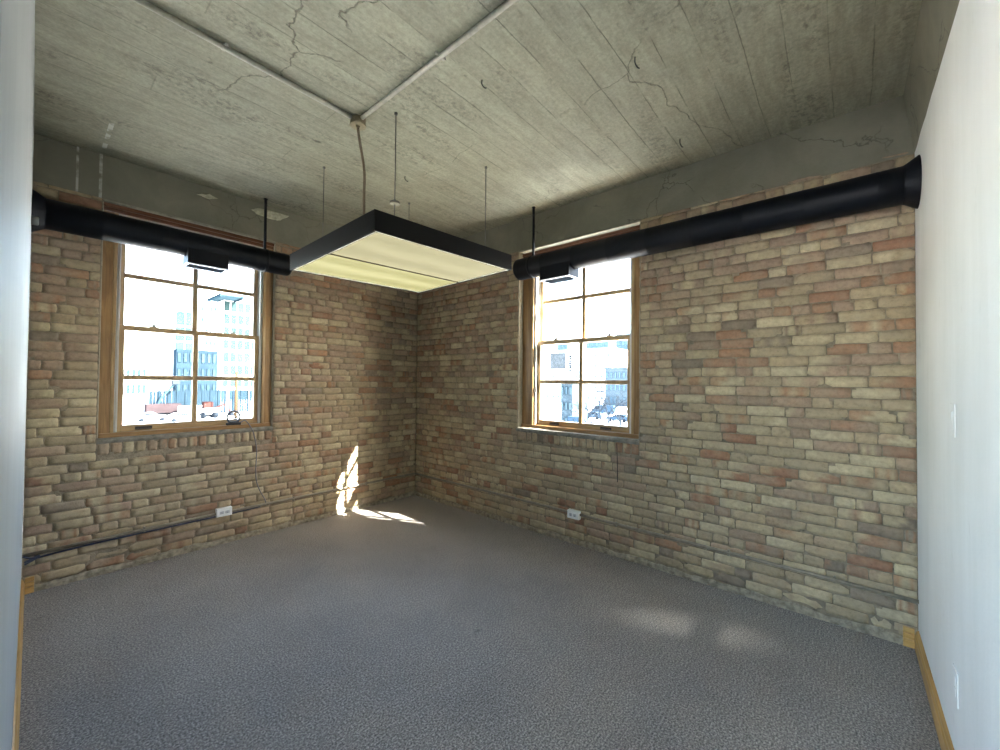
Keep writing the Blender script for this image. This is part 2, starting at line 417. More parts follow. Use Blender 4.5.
def brick_wall(name, f, u_lo, u_hi, holes, z_top, label):
    """holes: (u0, u1, z0, z1) window openings; a rowlock course of upright bricks runs under each"""
    rnd = random.Random(name)
    root = struct(name, label)
    V, Fc, C = [], [], []
    ch = .0662; j = .0055; zc = .045; k = 0
    while zc < z_top - .02:
        z0 = zc + j / 2; z1 = min(zc + ch - j / 2, z_top - .002)
        cuts = []
        for (a, b_, c, d) in holes:
            top = d
            if z1 > c - .092 + .012 and z0 < top: cuts.append((a - (.004 if z0 > c else -.0), b_ + (.004 if z0 > c else 0)))
        spans = [(u_lo, u_hi)]
        for a, b_ in cuts:
            ns = []
            for s, e in spans:
                if a > s: ns.append((s, min(a, e)))
                if b_ < e: ns.append((max(b_, s), e))
            spans = [q for q in ns if q[1] - q[0] > .02]
        for s, e in spans:
            u = s
            header = (k % 6 == 4)
            first = rnd.uniform(.05, .2)
            while u < e - .012:
                L = (.102 if header and rnd.random() < .8 else .102 if rnd.random() < .13 else rnd.uniform(.190, .222))
                if u == s: L = max(.045, first)
                if e - (u + L) < .05: L = e - u
                if L > .24: L = L / 2
                one_brick(V, Fc, C, f, u + j / 2, u + L - j / 2, z0, z1, rnd, rough=1.6 if zc < .15 else 1.0)
                u += L
        zc += ch; k += 1
    for (a, b_, c, d) in holes:                        # rowlock sills
        u = a
        while u < b_ - .02:
            L = rnd.uniform(.060, .072)
            if b_ - (u + L) < .05: L = b_ - u
            one_brick(V, Fc, C, f, u + .005, u + L - .005, c - .088, c - .004, rnd, vertical=True)
            u += L
    me = bpy.data.meshes.new('brickwork'); me.from_pydata([tuple(v) for v in V], [], Fc)
    at = me.color_attributes.new('col', 'FLOAT_COLOR', 'POINT')
    for i, c in enumerate(C): at.data[i].color = (*c, 1)
    me.materials.append(BRICK); me.update()
    bm = bmesh.new(); bm.from_mesh(me); bmesh.ops.recalc_face_normals(bm, faces=bm.faces); bm.to_mesh(me); bm.free()
    for p in me.polygons: p.use_smooth = True
    o = bpy.data.objects.new('brickwork', me); COL.objects.link(o); o.parent = root
    # mortar bed and the body of the wall
    bm = bmesh.new(); v0 = .0038
    holes = sorted(holes); u = u_lo
    for (a, b_, c, d) in holes:
        box(bm, u, a, v0, TH, -.05, z_top, f); box(bm, a, b_, v0, TH, -.05, c, f)
        if d < z_top: box(bm, a, b_, v0, TH, d, z_top, f)
        u = b_
    box(bm, u, u_hi + (TH if f is FA else 0), v0, TH, -.05, z_top, f)
    finish('mortar_bed', bm, MORTAR, root)
    # crumbling mortar skirt along the carpet
    bm = bmesh.new(); n = int((u_hi - u_lo) / .03); rows = []
    for i in range(n + 1):
        uu = u_lo + (u_hi - u_lo) * i / n
        h = .040 + .030 * noise.noise(Vector((uu * 5, 1.7 if f is FA else 9.1, 0))) + .014 * noise.noise(Vector((uu * 19, 3, 0)))
        d_ = -.013 + .005 * noise.noise(Vector((uu * 14, 7, 2)))
        h = max(.012, h)
        rows.append([bm.verts.new(f(uu, x, z)) for x, z in ((d_ - .002, -.01), (d_, h * .6), (d_ + .008, h), (.02, h + .004))])
    for a, c in zip(rows, rows[1:]):
        for q in range(3): bm.faces.new((a[q], a[q + 1], c[q + 1], c[q]))
    finish('mortar_skirt', bm, SKIRTM, root)
    return root

AO = (-2.895, -1.702, .968, ZB)      # window opening, left brick wall (x0, x1, z0, z1)
BO = (-2.905, -1.650, .955, ZB)      # window opening, right brick wall (y0, y1, z0, z1)
wall_n = brick_wall('wall_north', FA, XW, 0.0, [AO], ZB, 'old brick wall with the left window')
wall_e = brick_wall('wall_east', FB, YS, 0.0, [BO], ZB, 'long old brick wall with the right window')

# concrete beams over the brick
bm = bmesh.new(); box(bm, XW - .12, TH, .0005, TH, ZB, ZC + .01, FA)
finish('concrete_beam', bm, BEAM, wall_n)
bm = bmesh.new()
a = [(YS - .12, 2.753), (YS, 2.755), (-2.95, ZB), (.0, ZB), (.0, ZC + .01), (YS - .12, ZC + .01)]
prism(bm, a, (lambda y, z: Vector((.0005, y, z)), lambda y, z: Vector((TH, y, z))))
finish('concrete_beam', bm, BEAM, wall_e)
# broken pale patches and a caulk line on the beam
def spall(f, pts, parent, t=.006):
    bm = bmesh.new(); cx = sum(p[0] for p in pts) / len(pts); cz = sum(p[1] for p in pts) / len(pts)
    fr = []; n = 0
    P = []
    for (p, q) in zip(pts, pts[1:] + pts[:1]):
        for t_ in (0, .33, .66): P.append((p[0] + (q[0] - p[0]) * t_ + random.uniform(-.006, .006), p[1] + (q[1] - p[1]) * t_ + random.uniform(-.004, .004)))
    rim = [bm.verts.new(f(p[0], .002, p[1])) for p in P]
    mid = [bm.verts.new(f(cx + (p[0] - cx) * .8, -t + random.uniform(-.003, .002), cz + (p[1] - cz) * .7)) for p in P]
    ce = bm.verts.new(f(cx, -t, cz)); n = len(P)
    for i in range(n):
        bm.faces.new((rim[i], rim[(i + 1) % n], mid[(i + 1) % n], mid[i])); bm.faces.new((mid[i], mid[(i + 1) % n], ce))
    return finish('broken_patch', bm, SPALL, parent)
spall(FA, [(-2.33, 3.02), (-2.24, 3.055), (-2.17, 3.035), (-2.24, 3.005)], wall_n)
spall(FA, [(-1.92, 3.02), (-1.86, 3.065), (-1.57, 3.075), (-1.66, 3.0), (-1.74, 2.985), (-1.86, 2.99)], wall_n)

# ------------------------------------------------------------------ windows
def window(name, f, O, label, lift_dark, rec, c0, c1, off):
    root = struct(name, label)
    u0, u1, z0, z1 = O; cb0 = c0 - .032; cb1 = c1 - .032
    a, b_ = u0 + c0, u1 - c1                 # clear width between the jambs
    # casing sits back from the brick face
    zs = z0 + .038                           # top of the mortar ledge = under the wooden stool
    zh = 2.690                               # underside of the head
    bm = bmesh.new()
    for p, q in ((u0 + .006, u0 + cb0), (u1 - cb1, u1 - .006)):
        box(bm, p, q, rec, rec + .022, zs, zh + .02, f, .003)
    finish('side_casing', bm, WOODV, root)
    bm = bmesh.new()
    for p, q in ((u0 + cb0 - .001, u0 + cb0 + .024), (u1 - cb1 - .024, u1 - cb1 + .001)):
        box(bm, p, q, rec - .004, rec + .022, zs + .02, zh + .02, f, .008, seg=3)
    finish('casing_bead', bm, SASHV, root)
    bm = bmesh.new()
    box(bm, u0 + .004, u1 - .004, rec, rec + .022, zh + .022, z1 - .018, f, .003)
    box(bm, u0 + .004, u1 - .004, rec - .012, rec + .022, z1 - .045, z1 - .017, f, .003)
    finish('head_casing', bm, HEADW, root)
    bm = bmesh.new(); box(bm, u0, u1, -.004, .03, z1 - .017, z1 - .003, f, .003)
    finish('caulk_line', bm, CAULK, root)
    bm = bmesh.new()                         # jambs with parting stops
    for s, e, d in ((a - .022, a, 1), (b_, b_ + .022, -1)):
        box(bm, s, e, rec + .020, rec + off + .15, zs, zh + .022, f)
        x = a if d > 0 else b_
        for v, w in ((rec + .014, off - .018), (rec + off + .041, .008), (rec + off + .092, .03)):
            box(bm, min(x, x + d * .013), max(x, x + d * .013), v, v + w, zs, zh, f, .002)
    box(bm, a, b_, rec + .020, rec + off + .15, zh, zh + .022, f)
    finish('jamb', bm, LINER, root)
    bm = bmesh.new()                         # stool
    box(bm, u0 + .008, u1 - .008, rec - .016, rec + off + .03, zs - .004, zs + .030, f, .005)
    box(bm, a, b_, rec + off + .03, .34, zs - .01, zs + .008, f, .003)
    finish('stool', bm, WOODH, root)
    bm = bmesh.new(); n = 46                 # rough mortar ledge under the stool
    rows = []
    for i in range(n + 1):
        uu = u0 - .004 + (u1 - u0 + .008) * i / n
        q = .006 * noise.noise(Vector((uu * 11, z0, 3))); r_ = .005 * noise.noise(Vector((uu * 23, z0, 5)))
        rows.append([bm.verts.new(f(uu, v, z)) for v, z in ((.03, z0 - .006), (-.010 + q, z0 - .004 + r_), (-.014 + q, z0 + .016), (-.006 + q, zs - .006 + r_), (.03, zs - .002))])
    for c, d in zip(rows, rows[1:]):
        for q in range(4): bm.faces.new((c[q], c[q + 1], d[q + 1], d[q]))
    finish('mortar_ledge', bm, SILLM, root)
    bm = bmesh.new()                         # plaster filling the gap beside the casing
    for s, e in ((u0 - .003, u0 + .006), (u1 - .006, u1 + .003)):
        zz = zs
        while zz < z1 - .03:
            h = random.uniform(.03, .08); v = random.uniform(.006, .016)
            box(bm, s + random.uniform(-.002, .002), e, v, rec + .02, zz, min(zz + h + .002, z1 - .02), f, .002, seg=1); zz += h
    finish('gap_plaster', bm, WHITEPL, root)
    def sash(nm, v0, v1, zb, zt, br, tr, mid):
        bm = bmesh.new(); s = .046
        box(bm, a + .002, a + s, v0, v1, zb, zt, f, .004); box(bm, b_ - s, b_ - .002, v0, v1, zb, zt, f, .004)
        sh = finish(nm, bm, SASHV, root)
        bm = bmesh.new()
        box(bm, a + s - .003, b_ - s + .003, v0, v1, zb, zb + br, f, .004); box(bm, a + s - .003, b_ - s + .003, v0, v1, zt - tr, zt, f, .004)
        finish('rail', bm, SASHH, sh)
        bm = bmesh.new(); c = (a + b_) / 2; w = .0185; vm0, vm1 = v0 + .006, v1 - .006
        box(bm, c - w, c + w, vm0, vm1, zb + br - .002, zt - tr + .002, f, .004)
        box(bm, a + s - .002, c - w + .001, vm0 + .001, vm1 - .001, mid - w, mid + w, f, .004); box(bm, c + w - .001, b_ - s + .002, vm0 + .001, vm1 - .001, mid - w, mid + w, f, .004)
        finish('muntin', bm, SASHV, sh)
        bm = bmesh.new(); vm = (v0 + v1) / 2
        vs = [bm.verts.new(f(p, vm, q)) for p, q in ((a + s - .004, zb + br - .004), (b_ - s + .004, zb + br - .004), (b_ - s + .004, zt - tr + .004), (a + s - .004, zt - tr + .004))]
        bm.faces.new(vs); finish('glass_pane', bm, GLASS, sh)
        return sh
    zl = zs + .030
    low = sash('lower_sash', rec + off, rec + off + .040, zl, 1.864, .050, .040, 1.455)
    upp = sash('upper_sash', rec + off + .050, rec + off + .090, 1.826, zh - .004, .040, .050, 2.262)
    for t in (.22, .78):
        c = a + (b_ - a) * t
        bm = bmesh.new(); box(bm, c - .024, c + .024, rec + off + .003, rec + off + .038, 1.863, 1.872, f, .002); box(bm, c - .010, c + .010, rec + off + .006, rec + off + .034, 1.870, 1.888, f, .005)
        box(bm, c - .022, c + .004, rec + off + .012, rec + off + .024, 1.882, 1.890, f, .003)
        finish('sash_lock', bm, BRONZE if not lift_dark else STEEL, root)
    for t in lift_dark and (.17,) or (.24, .78):
        c = a + (b_ - a) * t
        bm = bmesh.new(); box(bm, c - .052, c + .052, rec + off - .008, rec + off + .001, zl + .010, zl + .034, f, .002)
        box(bm, c - .046, c + .046, rec + off - .022, rec + off - .006, zl + .010, zl + .017, f, .003)
        finish('sash_lift', bm, BRONZE, root)
    # outside trim round the opening
    bm = bmesh.new()
    box(bm, u0, u0 + .013, TH - .08, TH, z0, z1, f); box(bm, u1 - .013, u1, TH - .08, TH, z0, z1, f); box(bm, u0 + .013, u1 - .013, TH - .08, TH, z1 - .03, z1, f)
    finish('outer_trim', bm, SILLM, root)
    # outside sill
    bm = bmesh.new(); box(bm, u0 - .05, u1 + .05, .33, TH + .05, z0 - .06, z0 + .02, f, .006)
    finish('outer_sill', bm, SILLM, root)
    return root
window('window_1', FA, AO, 'double hung wooden window in the left brick wall', True, .034, .098, .098, .035)
window('window_2', FB, BO, 'double hung wooden window in the right brick wall', False, .070, .105, .150, .045)

# ------------------------------------------------------------------ floor, ceiling, plaster walls
HX = -7.2; HY = -6.6                                    # the adjoining hall the photographer stands at the doorway of
bm = bmesh.new(); box(bm, HX - .3, .05, HY - .3, .05, -.22, 0, ident)
smesh(finish('floor', bm, CARPET), 'grey loop pile carpet')
bm = bmesh.new(); box(bm, HX - .3, TH, HY - .3, TH, ZC, ZC + .25, ident)
smesh(finish('ceiling', bm, CEIL), 'board marked concrete ceiling')
DY0, DY1, DZ = -3.62, -4.43, 2.18                       # doorway in the left plaster wall
sw = struct('wall_south', 'white plaster wall on the right')
bm = bmesh.new(); n = 40; rows = []
box(bm, HX, TH, YS - .12, YS, -.02, 2.70, ident)
tops = [(XW - .12 + (0 - XW + .12) * i / n) for i in range(n + 1)]
for i, x in enumerate(tops):                            # ragged plaster edge under the beam
    z = 2.762 + .010 * noise.noise(Vector((x * 6, 0, 0))) + .006 * noise.noise(Vector((x * 17, 4, 0))) - .012 * (x < -2)
    rows.append([bm.verts.new((x, y, q)) for y, q in ((YS, 2.69), (YS + .0005, z), (YS - .03, z + .01))])
for c, d in zip(rows, rows[1:]):
    for q in range(2): bm.faces.new((c[q], c[q + 1], d[q + 1], d[q]))
finish('plaster', bm, PLASTER, sw)
bm = bmesh.new()
prism(bm, [(YS - .004, 2.745), (YS + .045, ZC + .005), (YS - .12, ZC + .005), (YS - .12, 2.745)], (lambda y, z: Vector((XW - .12, y, z)), lambda y, z: Vector((0, y, z))))
finish('concrete_beam', bm, BEAM, sw)
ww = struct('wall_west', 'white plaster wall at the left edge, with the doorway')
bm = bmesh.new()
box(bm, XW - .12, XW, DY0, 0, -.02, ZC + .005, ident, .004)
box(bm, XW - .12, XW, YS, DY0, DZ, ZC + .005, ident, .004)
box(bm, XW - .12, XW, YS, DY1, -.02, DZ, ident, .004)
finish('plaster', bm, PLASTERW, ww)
# hall behind the camera: its outer wall has a wide window band, its other walls are plain plaster
hall = struct('wall_hall', 'plaster walls of the hall behind the doorway')
bm = bmesh.new()
box(bm, HX - .2, HX, HY, TH, -.02, .5, ident); box(bm, HX - .2, HX, HY, TH, 2.8, ZC, ident)
box(bm, HX - .2, HX, HY, -6.0, .5, 2.8, ident); box(bm, HX - .2, HX, -1.2, TH, .5, 2.8, ident)
box(bm, HX, XW - .12, .0, TH, -.02, ZC, ident); box(bm, HX, TH, HY - .2, HY, -.02, ZC, ident); box(bm, 0, .2, HY, YS - .12, -.02, ZC, ident)
finish('plaster', bm, PLASTER, hall)

def baseboard(bm, f0, f1):
    prism(bm, [(0, 0), (.016, 0), (.016, .075), (.012, .082), (.011, .094), (.005, .104), (0, .106)], (f0, f1))
bm = bmesh.new(); baseboard(bm, lambda d, z: Vector((XW, YS + d, z)), lambda d, z: Vector((-.018, YS + d, z)))
smesh(finish('baseboard_south', bm, OAK), 'oak baseboard along the right plaster wall')
bm = bmesh.new(); baseboard(bm, lambda d, z: Vector((XW + d, DY0, z)), lambda d, z: Vector((XW + d, -.018, z)))
smesh(finish('baseboard_west', bm, OAK), 'oak baseboard along the left plaster wall')
for i, (bx, f) in enumerate((((YS + .016, YS + .062), FB), ((XW + .016, XW + .058), FA))):
    bm = bmesh.new()
    for z0, z1, d in ((.0, .042, .020), (.045, .074, .018), (.077, .106, .013)):
        box(bm, bx[0], bx[1], -d, .0, z0, z1, f, .003)
    smesh(finish('trim_%d' % (i + 1), bm, OAK), ('stacked oak trim block at the foot of the right corner', 'stacked oak trim block at the foot of the left corner')[i])

# ------------------------------------------------------------------ black ducts along both windows
DC, DR, DZC = .14, .100, 2.540
def duct(name, f, u_end, u_wall, sgn, box_u, label, strap_us, rod_u, glabel):
    root = thing(name, label, 'duct', f(u_end, -DC, DZC))
    bm = bmesh.new()
    P, Rr = [], []
    # rounded end cap, then ribbed straight run (spiral seam rings), then end at the wall
    for d, k_ in ((0, .80), (.006, .90), (.014, .965), (.026, 1.0)):
        P.append(u_end + sgn * d); Rr.append(DR * k_)
    n = int(abs(u_wall - u_end) / .32)
    for i in range(1, n + 1):
        u = u_end + sgn * .32 * i
        if abs(u_wall - u) < .08: break
        for d, k_ in ((-.006, 1.0), (-.003, 1.008), (.003, 1.008), (.006, 1.0)):
            P.append(u + sgn * d); Rr.append(DR * k_)
    P.append(u_wall); Rr.append(DR)
    tube(bm, [f(u, -DC, DZC) for u in P], Rr, 40)
    child(finish('duct_tube', bm, DUCT, None, True), root)
    bm = bmesh.new()                                    # flared collar at the wall
    tube(bm, [f(u, -DC, DZC) for u in (u_wall - sgn * .060, u_wall - sgn * .054, u_wall - sgn * .004, u_wall - sgn * .001)], [DR * 1.015, DR * 1.03, .136, .137], 40)
    child(finish('wall_collar', bm, DUCT, None, False), root)
    u0, u1 = box_u                                      # register box under the duct
    v0, v1 = -DC - .088, -DC + .082; zb, zt = 2.372, DZC + .015
    bm = bmesh.new()
    box(bm, u0, u1, v0, v0 + .006, zb, zt, f)
    rb = child(finish('register_box', bm, DUCT, None), root)
    bm = bmesh.new(); box(bm, u0, u1, v1 - .006, v1, zb, zt, f); finish('back_plate', bm, DUCT, rb)
    for q in (u0, u1 - .006):
        bm = bmesh.new(); box(bm, q, q + .006, v0 + .006, v1 - .006, zb, zt, f)
        finish('side_plate', bm, SKYREFL, rb)
    bm = bmesh.new()
    for p, q, r_, s in ((u0 - .004, u1 + .004, v0 - .004, v0 + .014), (u0 - .004, u1 + .004, v1 - .014, v1 + .004), (u0 - .004, u0 + .014, v0 + .014, v1 - .014), (u1 - .014, u1 + .004, v0 + .014, v1 - .014)):
        box(bm, p, q, r_, s, zb - .005, zb + .004, f, .0015, seg=1)
    o = finish('register_frame', bm, ALU, rb); o.matrix_parent_inverse = Matrix.Translation(-root.location) if False else Matrix()
    bm = bmesh.new(); v = v0 + .018
    while v < v1 - .02:
        vs = [bm.verts.new(f(p, q, z)) for p, q, z in ((u0 + .012, v, zb + .001), (u1 - .012, v, zb + .001), (u1 - .012, v + .010, zb + .011), (u0 + .012, v + .010, zb + .011))]
        vt = [bm.verts.new(x.co + Vector((0, 0, .0012))) for x in vs]
        bm.faces.new(vs); bm.faces.new(list(reversed(vt)))
        for q in range(4): bm.faces.new((vs[q], vs[(q + 1) % 4], vt[(q + 1) % 4], vt[q]))
        v += .0125
    box(bm, u0 + .006, u1 - .006, v0 + .006, v1 - .006, zb + .030, zb + .034, f)
    finish('louver_blades', bm, REGS, rb)
    for su in strap_us:                                 # hanger straps round the duct with a rod up to the ceiling
        bm = bmesh.new(); tube(bm, [f(su + d, -DC, DZC) for d in (-.011, .011)], DR + .004, 40)
        child(finish('strap', bm, DUCT, None, True), root)
    bm = bmesh.new()
    tube(bm, [f(rod_u, -DC, DZC + DR - .005), f(rod_u, -DC, ZC)], .0125, 12)
    tube(bm, [f(rod_u, -DC, ZC - .006), f(rod_u, -DC, ZC)], .017, 16)
    child(finish('hanger_rod', bm, DUCT, None, True), root)
    return root
duct('round_duct', FA, -1.625, XW, -1, (-2.428, -2.150), 'black round duct crossing the top of the left window', (-1.845,), -1.845, 'a')
duct('round_duct', FB, -1.752, YS, -1, (-2.378, -2.075), 'black round duct crossing the top of the right window to the white wall', (-1.935,), -1.935, 'b')
# grey pipe stub under the left end of the left duct
bm = bmesh.new(); zs_ = on_y(37, 221, -.315).z; tube(bm, [(XW, -.315, zs_), (XW + .026, -.315, zs_), (XW + .032, -.315, zs_)], [.028, .028, .022], 20)
tag(finish('pipe_stub', bm, simple('pale_putty', (.14, .155, .15), .7), None, True), 'short pale grey pipe stub in the white wall under the left duct', 'pipe')

# ------------------------------------------------------------------ pendant light
LZ, LH, LW, LL = 2.31, .122, 1.222, 1.178
root = thing('pendant_light', 'large square black framed pendant light with glowing cream panels', 'light', (-1.346, -1.570, LZ))
root.rotation_euler = (-.018, -.029, -.008)
w, l = LW / 2, LL / 2; t = .014
bm = bmesh.new()
box(bm, -w, w, -l, -l + t, 0, LH, ident, .002); box(bm, -w, w, l - t, l, 0, LH, ident, .002)
box(bm, -w, -w + t, -l + t, l - t, 0, LH, ident, .002); box(bm, w - t, w, -l + t, l - t, 0, LH, ident, .002)
fr = finish('frame', bm, FIXB, root)
bm = bmesh.new(); box(bm, -w + t, w - t, -l + t, l - t, LH - .03, LH - .02, ident)
finish('top_plate', bm, FIXB, root)
for yy in (-.30, .30):
    bm = bmesh.new(); tube(bm, [(-.52, yy, LH - .004), (.52, yy, LH - .004)], .013, 12)
    finish('uplight_tube', bm, UPTUBE, root, True)
    for xx in (-.56, .52):
        bm = bmesh.new(); box(bm, xx, xx + .04, yy - .02, yy + .02, LH - .021, LH + .012, ident, .003)
        finish('tube_holder', bm, FIXB, root)
ymid = .015
bm = bmesh.new(); e = .009
for y0, y1 in ((-l + t, ymid - .004), (ymid + .004, l - t)):
    for p, q, r_, s in ((-w + t, w - t, *((y0, y0 + e) if y0 < -.1 else (y1 - e, y1))), (-w + t, -w + t + e, y0 + e * (y0 < -.1), y1 - e * (y0 > -.1)), (w - t - e, w - t, y0 + e * (y0 < -.1), y1 - e * (y0 > -.1))):
        box(bm, p, q, r_, s, .002, .012, ident)
finish('lens_rim', bm, RIM, root)
bm = bmesh.new(); box(bm, -w + t, w - t, ymid - .004, ymid + .004, .001, .03, ident)
finish('centre_divider', bm, BRONZE, root)
for y0, y1, m in ((-l + t + e, ymid - .004, mat_diffuser('lit_lens_cool', (.50, .45, .25), (.62, .56, .32))), (ymid + .004, l - t - e, mat_diffuser('lit_lens_warm', (.56, .52, .22), (.78, .73, .36)))):
    bm = bmesh.new(); box(bm, -w + t + e, w - t - e, y0, y1, .008, .012, ident)
    finish('diffuser_panel', bm, m, root)
cables = [(-1.774, -2.067), (-1.762, -1.099), (-.956, -2.071), (-.95, -1.09)]
for i, (x, y) in enumerate(cables):
    zl = LZ + LH + .029 * (x + 1.346) - .018 * (y + 1.57)
    bm = bmesh.new(); tube(bm, [(x, y, zl - .005), (x, y, ZC)], .0032, 8); tube(bm, [(x, y, ZC - .012), (x, y, ZC)], .010, 12)
    tube(bm, [(x, y, zl - .004), (x, y, zl + .016)], .005, 10)
    o = finish('hanging_cable', bm, WIRE, None, True)
    o.parent = root; o.matrix_parent_inverse = (Matrix.Translation(root.location) @ root.rotation_euler.to_matrix().to_4x4()).inverted()
    if i == 0:
        bm = bmesh.new(); tube(bm, [(x, y, 2.541), (x, y, 2.553)], .031, 20); tube(bm, [(x, y, 2.553), (x, y, 2.570)], [.010, .006], 12)
        c = finish('cable_disc', bm, WIRE, o, False)
PL = (-1.79, -1.90, LZ + LH - .02)
bm = bmesh.new(); tube(bm, catmull([(-1.895, -1.833, ZC - .0595), (-1.886, -1.84, 2.97), (-1.862, -1.86, 2.78), (-1.868, -1.87, 2.6), (-1.86, -1.865, LZ + LH - .02)], 8), .0085, 12)
o = finish('power_cable', bm, FLEXM, None, True); o.parent = root
o.matrix_parent_inverse = (Matrix.Translation(root.location) @ root.rotation_euler.to_matrix().to_4x4()).inverted()

# ------------------------------------------------------------------ ceiling conduits and box
JB = Vector((-1.895, -1.833, ZC))
jb = thing('junction_box', 'small octagonal metal box on the ceiling where two conduits meet', 'junction box', JB)
bm = bmesh.new(); tube(bm, [(0, 0, -.04), (0, 0, -.036), (0, 0, 0)], [.042, .048, .048], 8)
finish('box_body', bm, BRASS, jb)
bm = bmesh.new(); tube(bm, [(0, 0, -.046), (0, 0, -.040)], [.05, .052], 8); tube(bm, [(0, 0, -.058), (0, 0, -.046)], .014, 12)
finish('cover_plate', bm, BRASS, jb)
def conduit(name, pts, rad, mat, clips, label, cliprad=None, axis=None):
    root = thing(name, label, 'conduit', pts[0])
    bm = bmesh.new(); tube(bm, pts, rad, 14)
    child(finish('pipe', bm, mat, None, True), root)
    for (p, q, hb) in clips:                            # p centre on the pipe, q direction along it, hb half extents of the ears
        bm = bmesh.new(); p = Vector(p); q = Vector(q)
        tube(bm, [p - q * .008, p + q * .008], rad + .0025, 14)
        box(bm, p.x - hb[0], p.x + hb[0], p.y - hb[1], p.y + hb[1], p.z - hb[2], p.z + hb[2], ident, .001, seg=1)
        child(finish('pipe_clip', bm, mat, None), root)
    return root
zc = ZC - .0135
conduit('ceiling_conduit', [(JB.x - .048, JB.y, zc), (-2.4, -1.838, zc), (XW, -1.85, zc)], .0125, CEILPIPE,
        [((-2.62, -1.842, zc + .004), (1, 0, 0), (.008, .03, .004))], 'conduit on the ceiling running left from the metal box')
conduit('ceiling_conduit', [(JB.x, JB.y - .048, zc), (-1.893, -3.0, zc), (-1.89, YS + .047, zc)], .0125, CEILPIPE,
        [((-1.893, -2.62, zc + .004), (0, 1, 0), (.03, .008, .007))], 'conduit on the ceiling running from the metal box towards the right wall')
def hook(px, py, label, s=1):
    d = ray(px, py); p = CAM + d * ((ZC - CAM.z) / d.z)
    bm = bmesh.new(); tube(bm, catmull([(p.x, p.y, ZC + .004), (p.x, p.y, ZC - .03 * s), (p.x + .012, p.y - .008, ZC - .05 * s), (p.x + .03 * s, p.y - .01, ZC - .045 * s)], 5), .003, 8)
    tag(finish('bent_nail', bm, DARK, None, True), label, 'nail')
hook(635, 57, 'bent dark nail in the ceiling, the uppermost one', 1)
hook(680, 139, 'bent dark nail in the ceiling above the right duct')
hook(482, 80, 'bent dark nail in the ceiling right of the conduits', .8)
hook(405, 176, 'short dark nail in the ceiling just behind the hanging cables', .8)

# ------------------------------------------------------------------ wall conduits, outlets and cables near the floor
ZP = .270; VP = .016
clipsA = [((x, -VP, ZP), (1, 0, 0), (.005, .012, .02)) for x in (-2.62, -1.5, -.7)]
conduit('wall_conduit', [(XW, -VP, .258), (-2.5, -VP, ZP), (-2.12, -VP, ZP + .004), (-1.0, -VP, .274), (-.06, -VP, .274), (-.03, -.020, .274), (-VP - .004, -.032, .274)], .0120, CONDUIT, clipsA,
        'grey conduit along the foot of the left brick wall')
clipsB = [((-VP, y, ZP), (0, 1, 0), (.012, .005, .02)) for y in (-1.3, -2.72, -3.55, -4.12)]
conduit('wall_conduit', [(-VP, -.040, .274), (-VP, -1.2, .276), (-VP, -2.3, .275), (-VP, -3.2, .270), (-VP, -4.0, .268), (-VP, YS, .262)], .0120, CONDUIT, clipsB,
        'grey conduit along the foot of the right brick wall')
def outlet(f, u, z, label, s=1):
    root = thing('outlet_box', label, 'outlet', f(u, 0, z - .036))
    bm = bmesh.new(); box(bm, u - .058, u + .058, -.046, -.004, z - .036, z + .036, f, .003)
    child(finish('box_body', bm, PLATE, None), root)
    bm = bmesh.new(); box(bm, u - .055, u + .055, -.050, -.0465, z - .033, z + .033, f, .0015)
    pl = child(finish('cover_plate', bm, PLATE, None), root)
    for k_ in (-1, 1):
        bm = bmesh.new(); c = u + k_ * .021; box(bm, c - .015, c + .015, -.053, -.0495, z - .013, z + .013, f, .003)
        rc = finish('receptacle', bm, SLOT, pl)
        bm = bmesh.new()
        for q in (-.006, .006): box(bm, c - .006, c + .004, -.0536, -.0528, z + q - .0012, z + q + .0012, f)
        finish('slots', bm, DARK, rc)
outlet(FA, -2.093, .285, 'white outlet box on the conduit of the left brick wall')
outlet(FB, -2.325, .268, 'white outlet box on the conduit of the right brick wall')
bm = bmesh.new()
tube(bm, catmull([(XW + .012, -.030, .215), (XW + .03, -.030, .225), (XW + .09, -.024, .232), (-2.9, -.020, .244), (-2.5, -.021, .250), (-2.15, -.020, .254), (-1.95, -.020, .257), (-1.80, -.020, .263)], 6), .0065, 10)
tag(finish('data_cable', bm, BLUE, None, True), 'blue data cable sagging under the conduit of the left brick wall', 'cable')
bm = bmesh.new()
tube(bm, catmull([(XW + .005, -.045, .262), (XW + .04, -.040, .240), (XW + .075, -.032, .244), (XW + .06, -.03, .228), (XW + .012, -.04, .205)], 6), .006, 8)
tag(finish('cable_loop', bm, BLUE, None, True), 'small loop of blue cable tucked into the far left corner', 'cable')
# device on the left window stool
zs = .968 + .068
dv = thing('window_sensor', 'small black device with a ring standing on the left window stool', 'device', (-2.018, .030, zs + .0))
bm = bmesh.new(); box(bm, -.055, .055, -.020, .018, .0, .022, ident, .004); box(bm, -.04, .04, -.016, .014, .022, .034, ident, .004)
finish('base', bm, DARK, dv)
bm = bmesh.new(); tube(bm, [(.050 * math.cos(a_), 0, .072 + .052 * math.sin(a_)) for a_ in [math.radians(-50 + 280 * i / 28) for i in range(29)]], .0085, 10)
finish('ring', bm, simple('grey_black_ring', (.035, .04, .05), .4), dv, True)
bm = bmesh.new(); tube(bm, [(-.026, 0, .056), (-.005, .0, .074), (.018, 0, .078), (.030, 0, .086)], .004, 8)
finish('inner_lever', bm, STEEL, dv, True)
bm = bmesh.new()
tube(bm, catmull([(-1.966, .020, zs + .02), (-1.93, .0, zs + .035), (-1.885, -.022, .995), (-1.866, -.020, .94), (-1.838, -.012, .80), (-1.842, -.012, .62), (-1.833, -.012, .50), (-1.80, -.014, .40), (-1.765, -.018, .33), (-1.752, -.020, .285)], 7), .0042, 8)
tag(finish('device_cord', bm, GREYCORD, None, True), 'thin grey cord running from the window device down the brick to the conduit', 'cord')
